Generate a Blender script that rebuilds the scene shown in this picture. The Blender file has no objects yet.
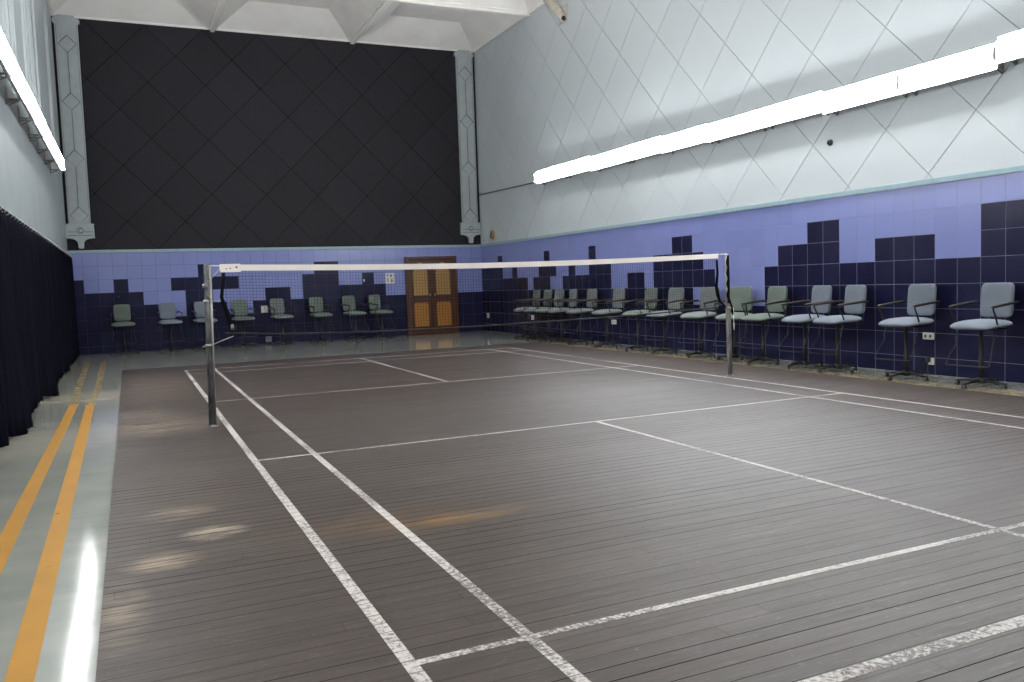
import bpy, math, random
from mathutils import Vector, Matrix
random.seed(7)
C = bpy.context.scene.collection
PI = math.pi
XR, XL, YB, YF, HC = 8.13, -2.01, 12.90, -12.0, 7.62

# ------------------------------------------------------------------ helpers
def lin(r, g, b):
    def f(c):
        c /= 255.0
        return c / 12.92 if c <= 0.04045 else ((c + 0.055) / 1.055) ** 2.4
    return (f(r), f(g), f(b), 1.0)

class NT:
    """small wrapper for writing node trees"""
    def __init__(s, name):
        s.m = bpy.data.materials.new(name); s.m.use_nodes = True
        s.t = s.m.node_tree; s.t.nodes.clear()
        s.out = s.n('ShaderNodeOutputMaterial')
    def n(s, typ, **kw):
        x = s.t.nodes.new(typ)
        for k, v in kw.items(): setattr(x, k, v)
        return x
    def put(s, sock, v):
        if hasattr(v, 'is_linked'): s.t.links.new(v, sock)
        elif v is not None: sock.default_value = v
    def math(s, op, a, b=None, c=None, clamp=False):
        x = s.n('ShaderNodeMath', operation=op); x.use_clamp = clamp
        s.put(x.inputs[0], a)
        if b is not None: s.put(x.inputs[1], b)
        if c is not None: s.put(x.inputs[2], c)
        return x.outputs[0]
    def mix(s, f, a, b, blend='MIX'):
        x = s.n('ShaderNodeMix', data_type='RGBA', blend_type=blend)
        s.put(x.inputs[0], f); s.put(x.inputs[6], a); s.put(x.inputs[7], b)
        return x.outputs[2]
    def coords(s): return s.n('ShaderNodeTexCoord').outputs['Object']
    def geo(s): return s.n('ShaderNodeNewGeometry')
    def sep(s, v):
        x = s.n('ShaderNodeSeparateXYZ'); s.put(x.inputs[0], v); return x.outputs
    def comb(s, a, b, c):
        x = s.n('ShaderNodeCombineXYZ')
        for i, v in enumerate((a, b, c)): s.put(x.inputs[i], v)
        return x.outputs[0]
    def noise(s, v, scale, detail=3.0, rough=0.55):
        x = s.n('ShaderNodeTexNoise'); s.put(x.inputs['Vector'], v)
        x.inputs['Scale'].default_value = scale; x.inputs['Detail'].default_value = detail
        x.inputs['Roughness'].default_value = rough
        return x.outputs[0]
    def ramp(s, v, lo, hi):
        x = s.n('ShaderNodeMapRange'); s.put(x.inputs[0], v)
        x.inputs[1].default_value = lo; x.inputs[2].default_value = hi
        return x.outputs[0]
    def bump(s, h, strength, dist=0.01):
        x = s.n('ShaderNodeBump'); x.inputs['Strength'].default_value = strength
        x.inputs['Distance'].default_value = dist; s.put(x.inputs['Height'], h)
        return x.outputs[0]
    def bsdf(s, color, rough=0.5, metal=0.0, normal=None, spec=0.5):
        b = s.n('ShaderNodeBsdfPrincipled')
        s.put(b.inputs['Base Color'], color); s.put(b.inputs['Roughness'], rough)
        s.put(b.inputs['Metallic'], metal); s.put(b.inputs['Specular IOR Level'], spec)
        if normal is not None: s.put(b.inputs['Normal'], normal)
        return b
    def done(s, shader):
        s.t.links.new(shader.outputs[0] if hasattr(shader, 'outputs') else shader, s.out.inputs[0]); return s.m

def simple(name, rgb, rough=0.5, metal=0.0, var=0.08, scale=8.0, bump=0.0, spec=0.5):
    k = NT(name); co = k.coords(); c = lin(*rgb)
    n = k.noise(co, scale)
    dark = tuple(x * (1 - var * 2) for x in c[:3]) + (1,)
    light = tuple(min(1, x * (1 + var * 2)) for x in c[:3]) + (1,)
    col = k.mix(k.ramp(n, .3, .7), dark, light)
    nm = k.bump(k.noise(co, scale * 12), bump) if bump else None
    return k.done(k.bsdf(col, rough, metal, nm, spec))

class MB:
    """collects shapes into one mesh"""
    def __init__(s): s.v = []; s.f = []; s.mi = []; s.sm = []
    def add(s, vs, fs, mi=0, smooth=False):
        o = len(s.v); s.v += [tuple(p) for p in vs]
        s.f += [tuple(i + o for i in f) for f in fs]; s.mi += [mi] * len(fs); s.sm += [smooth] * len(fs)
        return s
    def box(s, x0, x1, y0, y1, z0, z1, mi=0):
        vs = [(x, y, z) for x in (x0, x1) for y in (y0, y1) for z in (z0, z1)]
        return s.add(vs, [(0, 1, 3, 2), (4, 6, 7, 5), (0, 4, 5, 1), (2, 3, 7, 6), (0, 2, 6, 4), (1, 5, 7, 3)], mi)
    def bbox(s, x0, x1, y0, y1, z0, z1, b=0.005, mi=0):
        """box with chamfered vertical and horizontal edges"""
        b = min(b, (x1 - x0) * .45, (y1 - y0) * .45, (z1 - z0) * .45)
        vs = []; idx = {}
        lo = (x0, y0, z0); hi = (x1, y1, z1)
        for sx in (0, 1):
            for sy in (0, 1):
                for sz in (0, 1):
                    for ax in range(3):
                        p = [hi[0] if sx else lo[0], hi[1] if sy else lo[1], hi[2] if sz else lo[2]]
                        sg = (sx, sy, sz)
                        for a in range(3):
                            if a != ax: p[a] += -b if sg[a] else b
                        idx[(sx, sy, sz, ax)] = len(vs); vs.append(tuple(p))
        fs = []
        for ax in range(3):
            a, c = [i for i in range(3) if i != ax]
            for sd in (0, 1):
                q = []
                for (i, j) in ((0, 0), (1, 0), (1, 1), (0, 1)):
                    sg = [0, 0, 0]; sg[ax] = sd; sg[a] = i; sg[c] = j; q.append(idx[tuple(sg) + (ax,)])
                fs.append(tuple(q))
        for ax in range(3):
            a, c = [i for i in range(3) if i != ax]
            for i in (0, 1):
                for j in (0, 1):
                    q = []
                    for (t, w) in ((0, a), (0, c), (1, c), (1, a)):
                        sg = [0, 0, 0]; sg[ax] = t; sg[a] = i; sg[c] = j; q.append(idx[tuple(sg) + (w,)])
                    fs.append(tuple(q))
        for sg in [(i, j, k) for i in (0, 1) for j in (0, 1) for k in (0, 1)]:
            fs.append(tuple(idx[sg + (ax,)] for ax in range(3)))
        return s.add(vs, fs, mi)
    def tube(s, pts, r, n=8, mi=0, cap=True, flat=1.0):
        pts = [Vector(p) for p in pts]; m = len(pts)
        rs = r if isinstance(r, (list, tuple)) else [r] * m
        vs = []; fs = []; up = None
        for i in range(m):
            if i == 0: t = pts[1] - pts[0]
            elif i == m - 1: t = pts[-1] - pts[-2]
            else: t = (pts[i + 1] - pts[i]).normalized() + (pts[i] - pts[i - 1]).normalized()
            t.normalize()
            if up is None:
                up = Vector((0, 0, 1)) if abs(t.z) < .9 else Vector((1, 0, 0))
            a = up - t * up.dot(t)
            if a.length < 1e-4:
                a = Vector((1, 0, 0)) - t * t.x
            a.normalize(); b = t.cross(a); up = a
            for k in range(n):
                w = 2 * PI * (k + .5) / n
                vs.append(pts[i] + a * (math.cos(w) * rs[i] * flat) + b * (math.sin(w) * rs[i]))
        for i in range(m - 1):
            for k in range(n):
                fs.append((i * n + k, i * n + (k + 1) % n, (i + 1) * n + (k + 1) % n, (i + 1) * n + k))
        s.add(vs, fs, mi, n > 5)
        if cap:
            s.add(vs[:n], [tuple(range(n))[::-1]], mi); s.add(vs[-n:], [tuple(range(n))], mi)
        return s
    def prism(s, outline, axis, d0, d1, mi=0):
        """outline: list of 2D points; extruded along axis 0/1/2 from d0 to d1"""
        n = len(outline)
        def P(p, d):
            q = [p[0], p[1]]; q.insert(axis, d); return tuple(q)
        vs = [P(p, d0) for p in outline] + [P(p, d1) for p in outline]
        fs = [tuple(range(n)), tuple(range(n, 2 * n))[::-1]]
        fs += [(i, i + n, (i + 1) % n + n, (i + 1) % n) for i in range(n)]
        return s.add(vs, fs, mi)
    def lathe(s, prof, cx, cy, n=16, mi=0):
        vs = []; fs = []; m = len(prof)
        for (r, z) in prof:
            for k in range(n):
                a = 2 * PI * k / n; vs.append((cx + r * math.cos(a), cy + r * math.sin(a), z))
        for i in range(m - 1):
            for k in range(n):
                fs.append((i * n + k, i * n + (k + 1) % n, (i + 1) * n + (k + 1) % n, (i + 1) * n + k))
        fs.append(tuple(range(n))[::-1]); fs.append(tuple((m - 1) * n + k for k in range(n)))
        return s.add(vs, fs, mi, True)
    def superell(s, cx, cy, cz, a, b, c, e1, e2, nu=32, nv=14, mi=0, fn=None):
        vs = []; fs = []
        sp = lambda w, e: math.copysign(abs(w) ** e, w)
        for j in range(nv + 1):
            ph = -PI / 2 + PI * j / nv
            for i in range(nu):
                th = 2 * PI * i / nu
                x = a * sp(math.cos(ph), e1) * sp(math.cos(th), e2)
                y = b * sp(math.cos(ph), e1) * sp(math.sin(th), e2)
                z = c * sp(math.sin(ph), e1)
                if fn: x, y, z = fn(x, y, z)
                vs.append((cx + x, cy + y, cz + z))
        for j in range(nv):
            for i in range(nu):
                fs.append((j * nu + i, j * nu + (i + 1) % nu, (j + 1) * nu + (i + 1) % nu, (j + 1) * nu + i))
        return s.add(vs, fs, mi, True)
    def build(s, name, mats, parent=None):
        me = bpy.data.meshes.new(name)
        me.from_pydata(s.v, [], s.f)
        for m in (mats if isinstance(mats, (list, tuple)) else [mats]): me.materials.append(m)
        for p, mi, sm in zip(me.polygons, s.mi, s.sm): p.material_index = mi; p.use_smooth = sm
        import bmesh
        bm = bmesh.new(); bm.from_mesh(me)
        bmesh.ops.remove_doubles(bm, verts=bm.verts, dist=1e-6)
        bmesh.ops.recalc_face_normals(bm, faces=bm.faces); bm.to_mesh(me); bm.free()
        o = bpy.data.objects.new(name, me); C.objects.link(o)
        if parent is not None: o.parent = parent
        return o

def tag(o, label=None, cat=None, group=None, kind=None):
    if label: o['label'] = label
    if cat: o['category'] = cat
    if group: o['group'] = group
    if kind: o['kind'] = kind
    return o
def empty(name, loc, rz=0.0):
    o = bpy.data.objects.new(name, None); C.objects.link(o)
    o.location = loc; o.rotation_euler = (0, 0, rz); o.empty_display_size = .1
    return o
def structure(o, label=None, cat=None): return tag(o, label, cat, None, 'structure')
def dup(root, loc, rz):
    r = root.copy(); C.objects.link(r); r.location = loc; r.rotation_euler = (0, 0, rz)
    for ch in list(root.children):
        c = ch.copy(); C.objects.link(c); c.parent = r
        for g in list(ch.children):
            d = g.copy(); C.objects.link(d); d.parent = c
    return r

# ------------------------------------------------------------------ materials
def mat_wood():
    k = NT('court_planks'); co = k.coords(); x, y, z = k.sep(co)
    W = 0.0925
    yy = k.math('DIVIDE', y, W)
    row = k.math('FLOOR', yy); fr = k.math('FRACT', yy)
    wn = k.n('ShaderNodeTexWhiteNoise', noise_dimensions='1D'); k.put(wn.inputs['W'], row); rnd = wn.outputs[0]
    # board ends: each row cut into lengths with a random shift
    xs = k.math('ADD', k.math('DIVIDE', x, 2.7), k.math('MULTIPLY', rnd, 7.3))
    xf = k.math('FRACT', xs); xi = k.math('FLOOR', xs)
    wn2 = k.n('ShaderNodeTexWhiteNoise', noise_dimensions='2D')
    k.put(wn2.inputs['Vector'], k.comb(row, xi, 0.0)); rnd2 = wn2.outputs[0]
    gapw = k.math('ADD', .008, k.math('MULTIPLY', k.math('POWER', rnd, 2.5), 0.045))
    gap = k.math('LESS_THAN', k.math('MINIMUM', fr, k.math('SUBTRACT', 1.0, fr)), gapw)
    gape = k.math('LESS_THAN', k.math('MINIMUM', xf, k.math('SUBTRACT', 1.0, xf)), 0.0009)
    gapm = k.math('MAXIMUM', gap, k.math('MULTIPLY', gape, .35))
    grain = k.noise(k.comb(k.math('ADD', k.math('MULTIPLY', x, 1.2), k.math('MULTIPLY', rnd2, 40.0)), k.math('MULTIPLY', y, 40.0), 0.0), 1.0, 5.0, .65)
    big = k.noise(co, .55, 4.0, .6)
    wear = k.noise(k.comb(k.math('MULTIPLY', x, .8), k.math('MULTIPLY', y, 3.0), 0.0), 2.2, 6.0, .7)
    streak = k.noise(k.comb(k.math('MULTIPLY', x, 3.5), k.math('MULTIPLY', y, 22.0), 0.0), 1.0, 5.0, .65)
    c0 = k.mix(rnd2, lin(47, 38, 32), lin(58, 48, 41))
    c1 = k.mix(k.ramp(grain, .3, .75), k.mix(.25, c0, lin(30, 26, 24)), k.mix(.12, c0, lin(150, 140, 132)))
    c2 = k.mix(k.math('MULTIPLY', k.ramp(big, .35, .7), .35), c1, lin(46, 38, 32))
    c3 = k.mix(k.math('MULTIPLY', k.ramp(wear, .58, .8), .30), c2, lin(122, 112, 104))
    scr = k.noise(k.comb(k.math('MULTIPLY', x, 5.0), k.math('MULTIPLY', y, 75.0), 0.0), 1.0, 4.0, .7)
    c3 = k.mix(k.math('MULTIPLY', k.ramp(scr, .56, .74), .30), c3, lin(132, 122, 112))
    c3 = k.mix(k.math('MULTIPLY', k.ramp(k.noise(co, 34, 4, .7), .60, .74), .22), c3, lin(140, 130, 122))
    # the middle of the right hand half has been rubbed smooth by play
    dx = k.math('DIVIDE', k.math('SUBTRACT', x, 3.3), 3.6); dy = k.math('DIVIDE', k.math('SUBTRACT', y, -1.9), 3.6)
    rub = k.math('SUBTRACT', 1.0, k.math('SQRT', k.math('ADD', k.math('MULTIPLY', dx, dx), k.math('MULTIPLY', dy, dy))), clamp=True)
    rub = k.math('MULTIPLY', k.ramp(rub, 0, .55), k.math('ADD', .6, k.math('MULTIPLY', streak, .7)), clamp=True)
    # worn bare patches, each an ellipse drawn out along the boards
    def patch(cx, cy, rx, ry, amt, rgb, prev, lo=.35, hi=.75):
        dx = k.math('DIVIDE', k.math('SUBTRACT', x, cx), rx); dy = k.math('DIVIDE', k.math('SUBTRACT', y, cy), ry)
        d = k.math('SQRT', k.math('ADD', k.math('MULTIPLY', dx, dx), k.math('MULTIPLY', dy, dy)))
        m = k.math('SUBTRACT', 1.0, d, clamp=True)
        m = k.math('MULTIPLY', k.math('MULTIPLY', k.ramp(m, 0, .8), k.math('MULTIPLY', k.ramp(wear, lo, hi), k.ramp(streak, .38, .66))), amt, clamp=True)
        return k.mix(m, prev, rgb)
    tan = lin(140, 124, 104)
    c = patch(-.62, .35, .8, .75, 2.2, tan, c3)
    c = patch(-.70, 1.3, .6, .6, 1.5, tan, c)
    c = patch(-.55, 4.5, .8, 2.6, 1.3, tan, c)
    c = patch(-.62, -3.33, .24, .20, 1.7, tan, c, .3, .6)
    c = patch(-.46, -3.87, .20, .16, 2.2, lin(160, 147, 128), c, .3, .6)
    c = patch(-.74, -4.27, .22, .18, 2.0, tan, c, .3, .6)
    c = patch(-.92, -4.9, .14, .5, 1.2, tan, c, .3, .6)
    c = patch(-.5, -2.6, .5, 1.4, .5, lin(104, 92, 78), c, .3, .6)
    c = patch(.80, -4.30, .55, .14, 1.8, lin(118, 88, 48), c, .25, .6)
    c = patch(.35, -4.20, .70, .36, 1.0, lin(100, 76, 48), c, .3, .7)
    c = patch(1.8, -3.2, 1.8, 1.2, .45, lin(120, 112, 108), c, .45, .7)
    c = patch(3.6, -.6, 2.2, 1.2, .35, lin(120, 112, 108), c, .45, .7)
    col = k.mix(gapm, c, lin(14, 12, 11))
    h = k.math('SUBTRACT', k.math('MULTIPLY', grain, .25), gapm)
    rough = k.math('ADD', .40, k.math('MULTIPLY', wear, .20))
    return k.done(k.bsdf(col, rough, 0, k.bump(h, .35, .004), k.math('MULTIPLY', k.math('ADD', .30, k.math('MULTIPLY', rub, .54)), k.math('SUBTRACT', 1.0, gapm)))), W

def mat_line():
    k = NT('court_line_paint'); co = k.coords(); x, y, z = k.sep(co)
    yy = k.math('DIVIDE', y, .0925); fr = k.math('FRACT', yy)
    gap = k.math('LESS_THAN', k.math('MINIMUM', fr, k.math('SUBTRACT', 1.0, fr)), .03)
    wear = k.noise(co, 55.0, 5.0, .75)
    big = k.noise(co, .9, 2.0)
    w = k.ramp(k.math('ADD', wear, k.math('MULTIPLY', k.math('SUBTRACT', big, .5), .6)), .30, .54)
    b = k.bsdf(k.mix(k.noise(co, 14), lin(180, 173, 167), lin(222, 216, 210)), .5)
    t = k.n('ShaderNodeBsdfTransparent'); mx = k.n('ShaderNodeMixShader')
    f = k.math('MULTIPLY', k.math('MAXIMUM', k.math('MULTIPLY', w, .90), .26), k.math('SUBTRACT', 1.0, k.math('MULTIPLY', gap, .8)))
    k.put(mx.inputs[0], f); k.t.links.new(t.outputs[0], mx.inputs[1]); k.t.links.new(b.outputs[0], mx.inputs[2])
    return k.done(mx)

def mat_concrete():
    k = NT('painted_floor'); co = k.coords(); x, y, z = k.sep(co)
    n = k.noise(co, 1.3, 5.0, .6); st = k.noise(k.comb(k.math('MULTIPLY', x, .7), k.math('MULTIPLY', y, 4.0), 0.0), .9, 4.0)
    c = k.mix(k.ramp(n, .3, .7), lin(128, 133, 125), lin(152, 154, 146))
    c = k.mix(k.math('MULTIPLY', k.ramp(st, .5, .75), .45), c, lin(160, 160, 148))
    # paler bands across the left aisle, fading out at both edges
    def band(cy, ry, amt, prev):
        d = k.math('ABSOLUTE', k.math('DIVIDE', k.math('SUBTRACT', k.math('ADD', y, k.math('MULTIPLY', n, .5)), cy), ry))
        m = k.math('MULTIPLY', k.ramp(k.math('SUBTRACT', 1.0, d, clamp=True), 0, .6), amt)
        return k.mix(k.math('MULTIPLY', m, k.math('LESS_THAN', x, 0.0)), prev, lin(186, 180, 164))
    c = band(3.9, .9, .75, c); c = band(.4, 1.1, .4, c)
    spots = k.ramp(k.noise(co, 16, 2), .66, .72)
    c = k.mix(k.math('MULTIPLY', spots, .12), c, lin(180, 182, 176))
    rough = k.math('ADD', .065, k.math('MULTIPLY', n, .07))
    return k.done(k.bsdf(c, rough, 0, None, .5))

def mat_yellow(name, rgb, lo, wd=.16, top=.92):
    k = NT(name); co = k.coords()
    w = k.ramp(k.noise(co, 9, 6, .7), lo, lo + wd)
    b = k.bsdf(k.mix(k.noise(co, 3), lin(*rgb), lin(*(int(c * .88) for c in rgb))), .5, 0, None, .15)
    t = k.n('ShaderNodeBsdfTransparent'); mx = k.n('ShaderNodeMixShader')
    k.put(mx.inputs[0], k.math('MULTIPLY', w, top)); k.t.links.new(t.outputs[0], mx.inputs[1]); k.t.links.new(b.outputs[0], mx.inputs[2])
    return k.done(mx)

def mat_tile(name, rgb, rough, spread, haze=.10, spec=.5):
    k = NT(name); co = k.coords(); isl = k.geo().outputs['Random Per Island']
    c = lin(*rgb)
    a = tuple(v * (1 - spread) for v in c[:3]) + (1,); b = tuple(v * (1 + spread) for v in c[:3]) + (1,)
    col = k.mix(isl, a, b)
    col = k.mix(k.math('MULTIPLY', k.ramp(k.noise(co, 3, 4), .5, .8), haze), col, lin(150, 150, 160))
    nm = k.bump(k.noise(co, 3.5, 2), .06, .02)
    return k.done(k.bsdf(col, k.math('ADD', rough, k.math('MULTIPLY', isl, .06)), 0, nm, spec))

def mat_cloth(name, rgb, var=.1, bump=.25, sheen=.08, spec=.15):
    k = NT(name); co = k.coords(); c = lin(*rgb)
    n = k.noise(co, 6, 4); f = k.noise(co, 260, 1)
    col = k.mix(k.ramp(n, .3, .7), tuple(v * (1 - var) for v in c[:3]) + (1,), tuple(min(1, v * (1 + var)) for v in c[:3]) + (1,))
    b = k.bsdf(col, .9, 0, k.bump(f, bump, .002), spec)
    b.inputs['Sheen Weight'].default_value = sheen
    return k.done(b)

def mat_emit(name, rgb, s):
    k = NT(name); e = k.n('ShaderNodeEmission'); e.inputs[0].default_value = rgb; e.inputs[1].default_value = s
    return k.done(e)

def mat_doorwood(name, rgb, rgb2, rough=.35):
    k = NT(name); co = k.coords(); x, y, z = k.sep(co)
    g = k.noise(k.comb(k.math('MULTIPLY', x, 30.0), k.math('MULTIPLY', y, 30.0), k.math('MULTIPLY', z, 2.5)), 1.0, 5, .6)
    return k.done(k.bsdf(k.mix(k.ramp(g, .3, .7), lin(*rgb), lin(*rgb2)), rough))

def mat_metal_worn(name, rgb, rgb2, rough, metal):
    k = NT(name); co = k.coords(); x, y, z = k.sep(co)
    n = k.ramp(k.noise(k.comb(k.math('MULTIPLY', x, 25.0), k.math('MULTIPLY', y, 25.0), k.math('MULTIPLY', z, 5.0)), 1.0, 5, .7), .4, .65)
    return k.done(k.bsdf(k.mix(n, lin(*rgb), lin(*rgb2)), rough, metal))

M = {}
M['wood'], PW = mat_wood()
M['line'] = mat_line()
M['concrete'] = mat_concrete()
M['yellow'] = mat_yellow('amber_line_paint', (182, 130, 34), .22)
M['yellow_faded'] = mat_yellow('faded_amber_line_paint', (168, 146, 98), .20, .5, .75)
M['tile_light'] = mat_tile('periwinkle_tile', (130, 139, 194), .20, .03, .05)
M['tile_dark'] = mat_tile('navy_tile', (27, 28, 55), .20, .07, .02, .22)
M['grout'] = simple('grout', (126, 128, 156), .8)
M['grout_dark'] = simple('dark_grout', (66, 68, 94), .8)
M['teal'] = simple('teal_trim_paint', (150, 176, 184), .45, var=.04)
M['wall_pale'] = mat_tile('pale_blue_panel', (198, 206, 209), .36, .02, .0)
M['wall_left'] = simple('pale_grey_wall_paint', (178, 187, 190), .4, var=.03, scale=2)
M['joint'] = simple('panel_joint', (120, 128, 132), .8)
M['black_panel'] = mat_tile('black_panel', (46, 45, 49), .7, .08, .0, .12)
M['black_joint'] = simple('black_joint', (7, 7, 8), .9, spec=.1)
M['ceiling'] = simple('ceiling_plaster', (253, 247, 242), .75, var=.025, scale=1.5)
M['pilaster'] = simple('pilaster_paint', (178, 186, 188), .5, var=.03)
M['groove'] = simple('pilaster_groove', (78, 86, 90), .7)
M['tube'] = mat_emit('lit_tube', (.96, .98, 1.0, 1), 140.0)
M['tube_old'] = mat_emit('lit_tube_ageing', (.97, .98, 1.0, 1), 105.0)
M['tube_dim'] = mat_emit('lit_tube_dim', (.97, .98, 1.0, 1), 62.0)
M['reflector'] = simple('white_enamel', (236, 238, 238), .35, var=.01)
M['housing'] = simple('fixture_back_paint', (150, 146, 146), .5)
M['holder'] = simple('lampholder_plastic', (225, 225, 225), .4)
M['curtain'] = mat_cloth('navy_curtain', (11, 12, 22), .15, .25, 0.0, .05)
M['rod'] = simple('dark_rod', (38, 38, 42), .4, .6)
M['ring'] = simple('pale_ring', (190, 190, 190), .3, .7)
M['blue_grey'] = mat_cloth('blue_grey_upholstery', (112, 120, 130), .07)
M['grey_green'] = mat_cloth('grey_green_upholstery', (108, 114, 113), .07)
M['green'] = mat_cloth('green_upholstery', (102, 112, 105), .07)
M['chair_metal'] = simple('black_enamel_metal', (30, 30, 32), .38, .3)
M['chair_base'] = simple('olive_black_metal', (30, 30, 28), .45, .3)
M['arm_wood'] = simple('brown_armrest', (46, 38, 34), .5, var=.12, scale=14)
M['wire'] = simple('grey_wire', (46, 47, 54), .4, .6)
M['door_wood'] = mat_doorwood('dark_door_wood', (62, 34, 19), (80, 45, 25))
M['door_panel'] = mat_doorwood('amber_door_panel', (150, 116, 64), (162, 128, 76))
M['door_panel_low'] = mat_doorwood('orange_door_panel', (146, 98, 36), (160, 112, 46))
M['knob'] = simple('steel_knob', (170, 170, 172), .3, .9)
M['plate'] = simple('white_plate_plastic', (214, 212, 204), .4, var=.02)
M['plate_dim'] = simple('grey_plate_plastic', (92, 94, 100), .5)
M['black'] = simple('black_plastic', (20, 20, 21), .45)
M['brown_stain'] = simple('tan_fitting', (176, 140, 84), .5, var=.15, scale=30)
M['steel'] = mat_metal_worn('galvanised_post', (72, 74, 76), (136, 138, 138), .5, .35)
M['steel_dark'] = mat_metal_worn('worn_post', (110, 110, 106), (190, 188, 182), .45, .4)
M['rodsteel'] = simple('bright_rod', (150, 149, 146), .45, .5)
M['tape'] = mat_cloth('white_net_tape', (236, 228, 220), .03)
M['net'] = simple('black_net_cord', (9, 9, 12), .9, spec=.1)
M['net_grey'] = simple('grey_net_cord', (30, 30, 32), .8)
M['strut'] = simple('stained_white_strut', (196, 188, 176), .5, var=.12, scale=14)
M['conduit'] = simple('dark_conduit', (104, 110, 116), .4, .3)

# ------------------------------------------------------------------ floor
fl = MB()
fl.box(XL - .1, XR + .1, YF - .1, YB + .1, -.12, 0)
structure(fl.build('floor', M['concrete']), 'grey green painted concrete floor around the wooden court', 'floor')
WX0, WX1, WY1 = -.995, 7.22, 7.70
cf = MB(); cf.box(WX0, WX1, YF + 1.5, WY1, -.005, .004)
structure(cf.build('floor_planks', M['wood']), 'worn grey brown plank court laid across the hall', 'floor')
ZL0, ZL1 = .004, .0052
ln = MB()
def hline(x0, x1, y, w=.042): ln.box(x0, x1, y - w / 2, y + w / 2, ZL0 - .003, ZL1)
def vline(x, y0, y1, w=.042): ln.box(x - w / 2, x + w / 2, y0, y1, ZL0 - .003, ZL1 + .0003)
vline(0.0, -6.72, 6.72, .052); vline(.46, -6.72, 6.72, .048); vline(5.64, -6.72, 6.72, .036); vline(6.1, -6.72, 6.72, .036)
for y, w in ((-6.7, .062), (-5.94, .044), (-1.98, .034), (1.98, .026), (5.94, .03), (6.7, .04)): hline(0, 6.1, y, w)
vline(3.05, -6.70, -1.98, .038); vline(3.05, 1.98, 6.7, .05)
structure(ln.build('floor_lines', M['line']), 'worn white badminton court lines painted on the planks', 'court lines')
def strip(pts, w, name, m, label):
    b = MB()
    for (p, q) in zip(pts[:-1], pts[1:]):
        b.add([(p[0] - w / 2, p[1], .0012), (p[0] + w / 2, p[1], .0012), (q[0] + w / 2, q[1], .0012), (q[0] - w / 2, q[1], .0012)], [(0, 1, 2, 3)])
    structure(b.build(name, m), label, 'floor line')
strip([(-1.21, -9), (-1.235, -5.4), (-1.32, 2.75)], .095, 'floor_line', M['yellow'], 'amber floor line nearer the planks in the left aisle')
strip([(-1.32, 2.75), (-1.29, 4.9), (-1.36, 10.2)], .095, 'floor_line', M['yellow_faded'], 'faded far end of the amber line nearer the planks')
strip([(-1.50, -9), (-1.50, -3.7), (-1.505, 2.9)], .095, 'floor_line', M['yellow'], 'amber floor line nearer the curtains in the left aisle')
strip([(-1.505, 2.9), (-1.56, 5), (-1.65, 10.4)], .095, 'floor_line', M['yellow_faded'], 'faded far end of the amber line nearer the curtains')
strip([(7.34, -9), (7.34, 7.6)], .16, 'floor_line', M['yellow_faded'], 'faded amber floor band beside the planks at the right')
strip([(7.62, -9), (7.62, 9.6)], .07, 'floor_line', M['yellow_faded'], 'thin faded amber floor line under the right row of chairs')

# ------------------------------------------------------------------ walls
ROW_TOP, ROW_H = 2.325, .302
def clip_rect(poly, u0, u1, v0, v1):
    def cl(P, inside, inter):
        out = []
        for i in range(len(P)):
            a, b = P[i - 1], P[i]
            ia, ib = inside(a), inside(b)
            if ia != ib: out.append(inter(a, b))
            if ib: out.append(b)
        return out
    def cutter(ax, val, keep_less):
        ins = (lambda p: p[ax] <= val) if keep_less else (lambda p: p[ax] >= val)
        def it(a, b):
            t = (val - a[ax]) / (b[ax] - a[ax]); return (a[0] + (b[0] - a[0]) * t, a[1] + (b[1] - a[1]) * t)
        return ins, it
    for ax, val, less in ((0, u0, False), (0, u1, True), (1, v0, False), (1, v1, True)):
        if len(poly) < 3: return []
        poly = cl(poly, *cutter(ax, val, less))
    return poly
def diamond_panels(mb, put, u0, u1, v0, v1, cu, cv, pu, pv, gap, depth):
    """square boards set on the diagonal with open joints; put(u, v, d) -> point, d = distance out of the wall"""
    g = gap / 2 * math.sqrt(2)
    for i in range(int((u0 - cu) / (pu / 2)) - 3, int((u1 - cu) / (pu / 2)) + 4):
        for j in range(int((v0 - cv) / (pv / 2)) - 3, int((v1 - cv) / (pv / 2)) + 4):
            if (i + j) % 2 == 0: continue
            u, v = cu + i * pu / 2, cv + j * pv / 2
            P = [(u - pu / 2 + g, v), (u, v - pv / 2 + g), (u + pu / 2 - g, v), (u, v + pv / 2 - g)]
            P = clip_rect(P, u0, u1, v0, v1)
            if len(P) < 3: continue
            Q = []
            for p in P:
                if not Q or (abs(p[0] - Q[-1][0]) + abs(p[1] - Q[-1][1])) > 1e-5: Q.append(p)
            if len(Q) < 3: continue
            n = len(Q)
            ar = sum(Q[a - 1][0] * Q[a][1] - Q[a][0] * Q[a - 1][1] for a in range(n)) / 2
            if abs(ar) < .002: continue
            vs = [put(a, b, depth) for a, b in Q] + [put(a, b, 0) for a, b in Q]
            mb.add(vs, [tuple(range(n))] + [(a, (a + 1) % n, (a + 1) % n + n, a + n) for a in range(n)])

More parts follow.
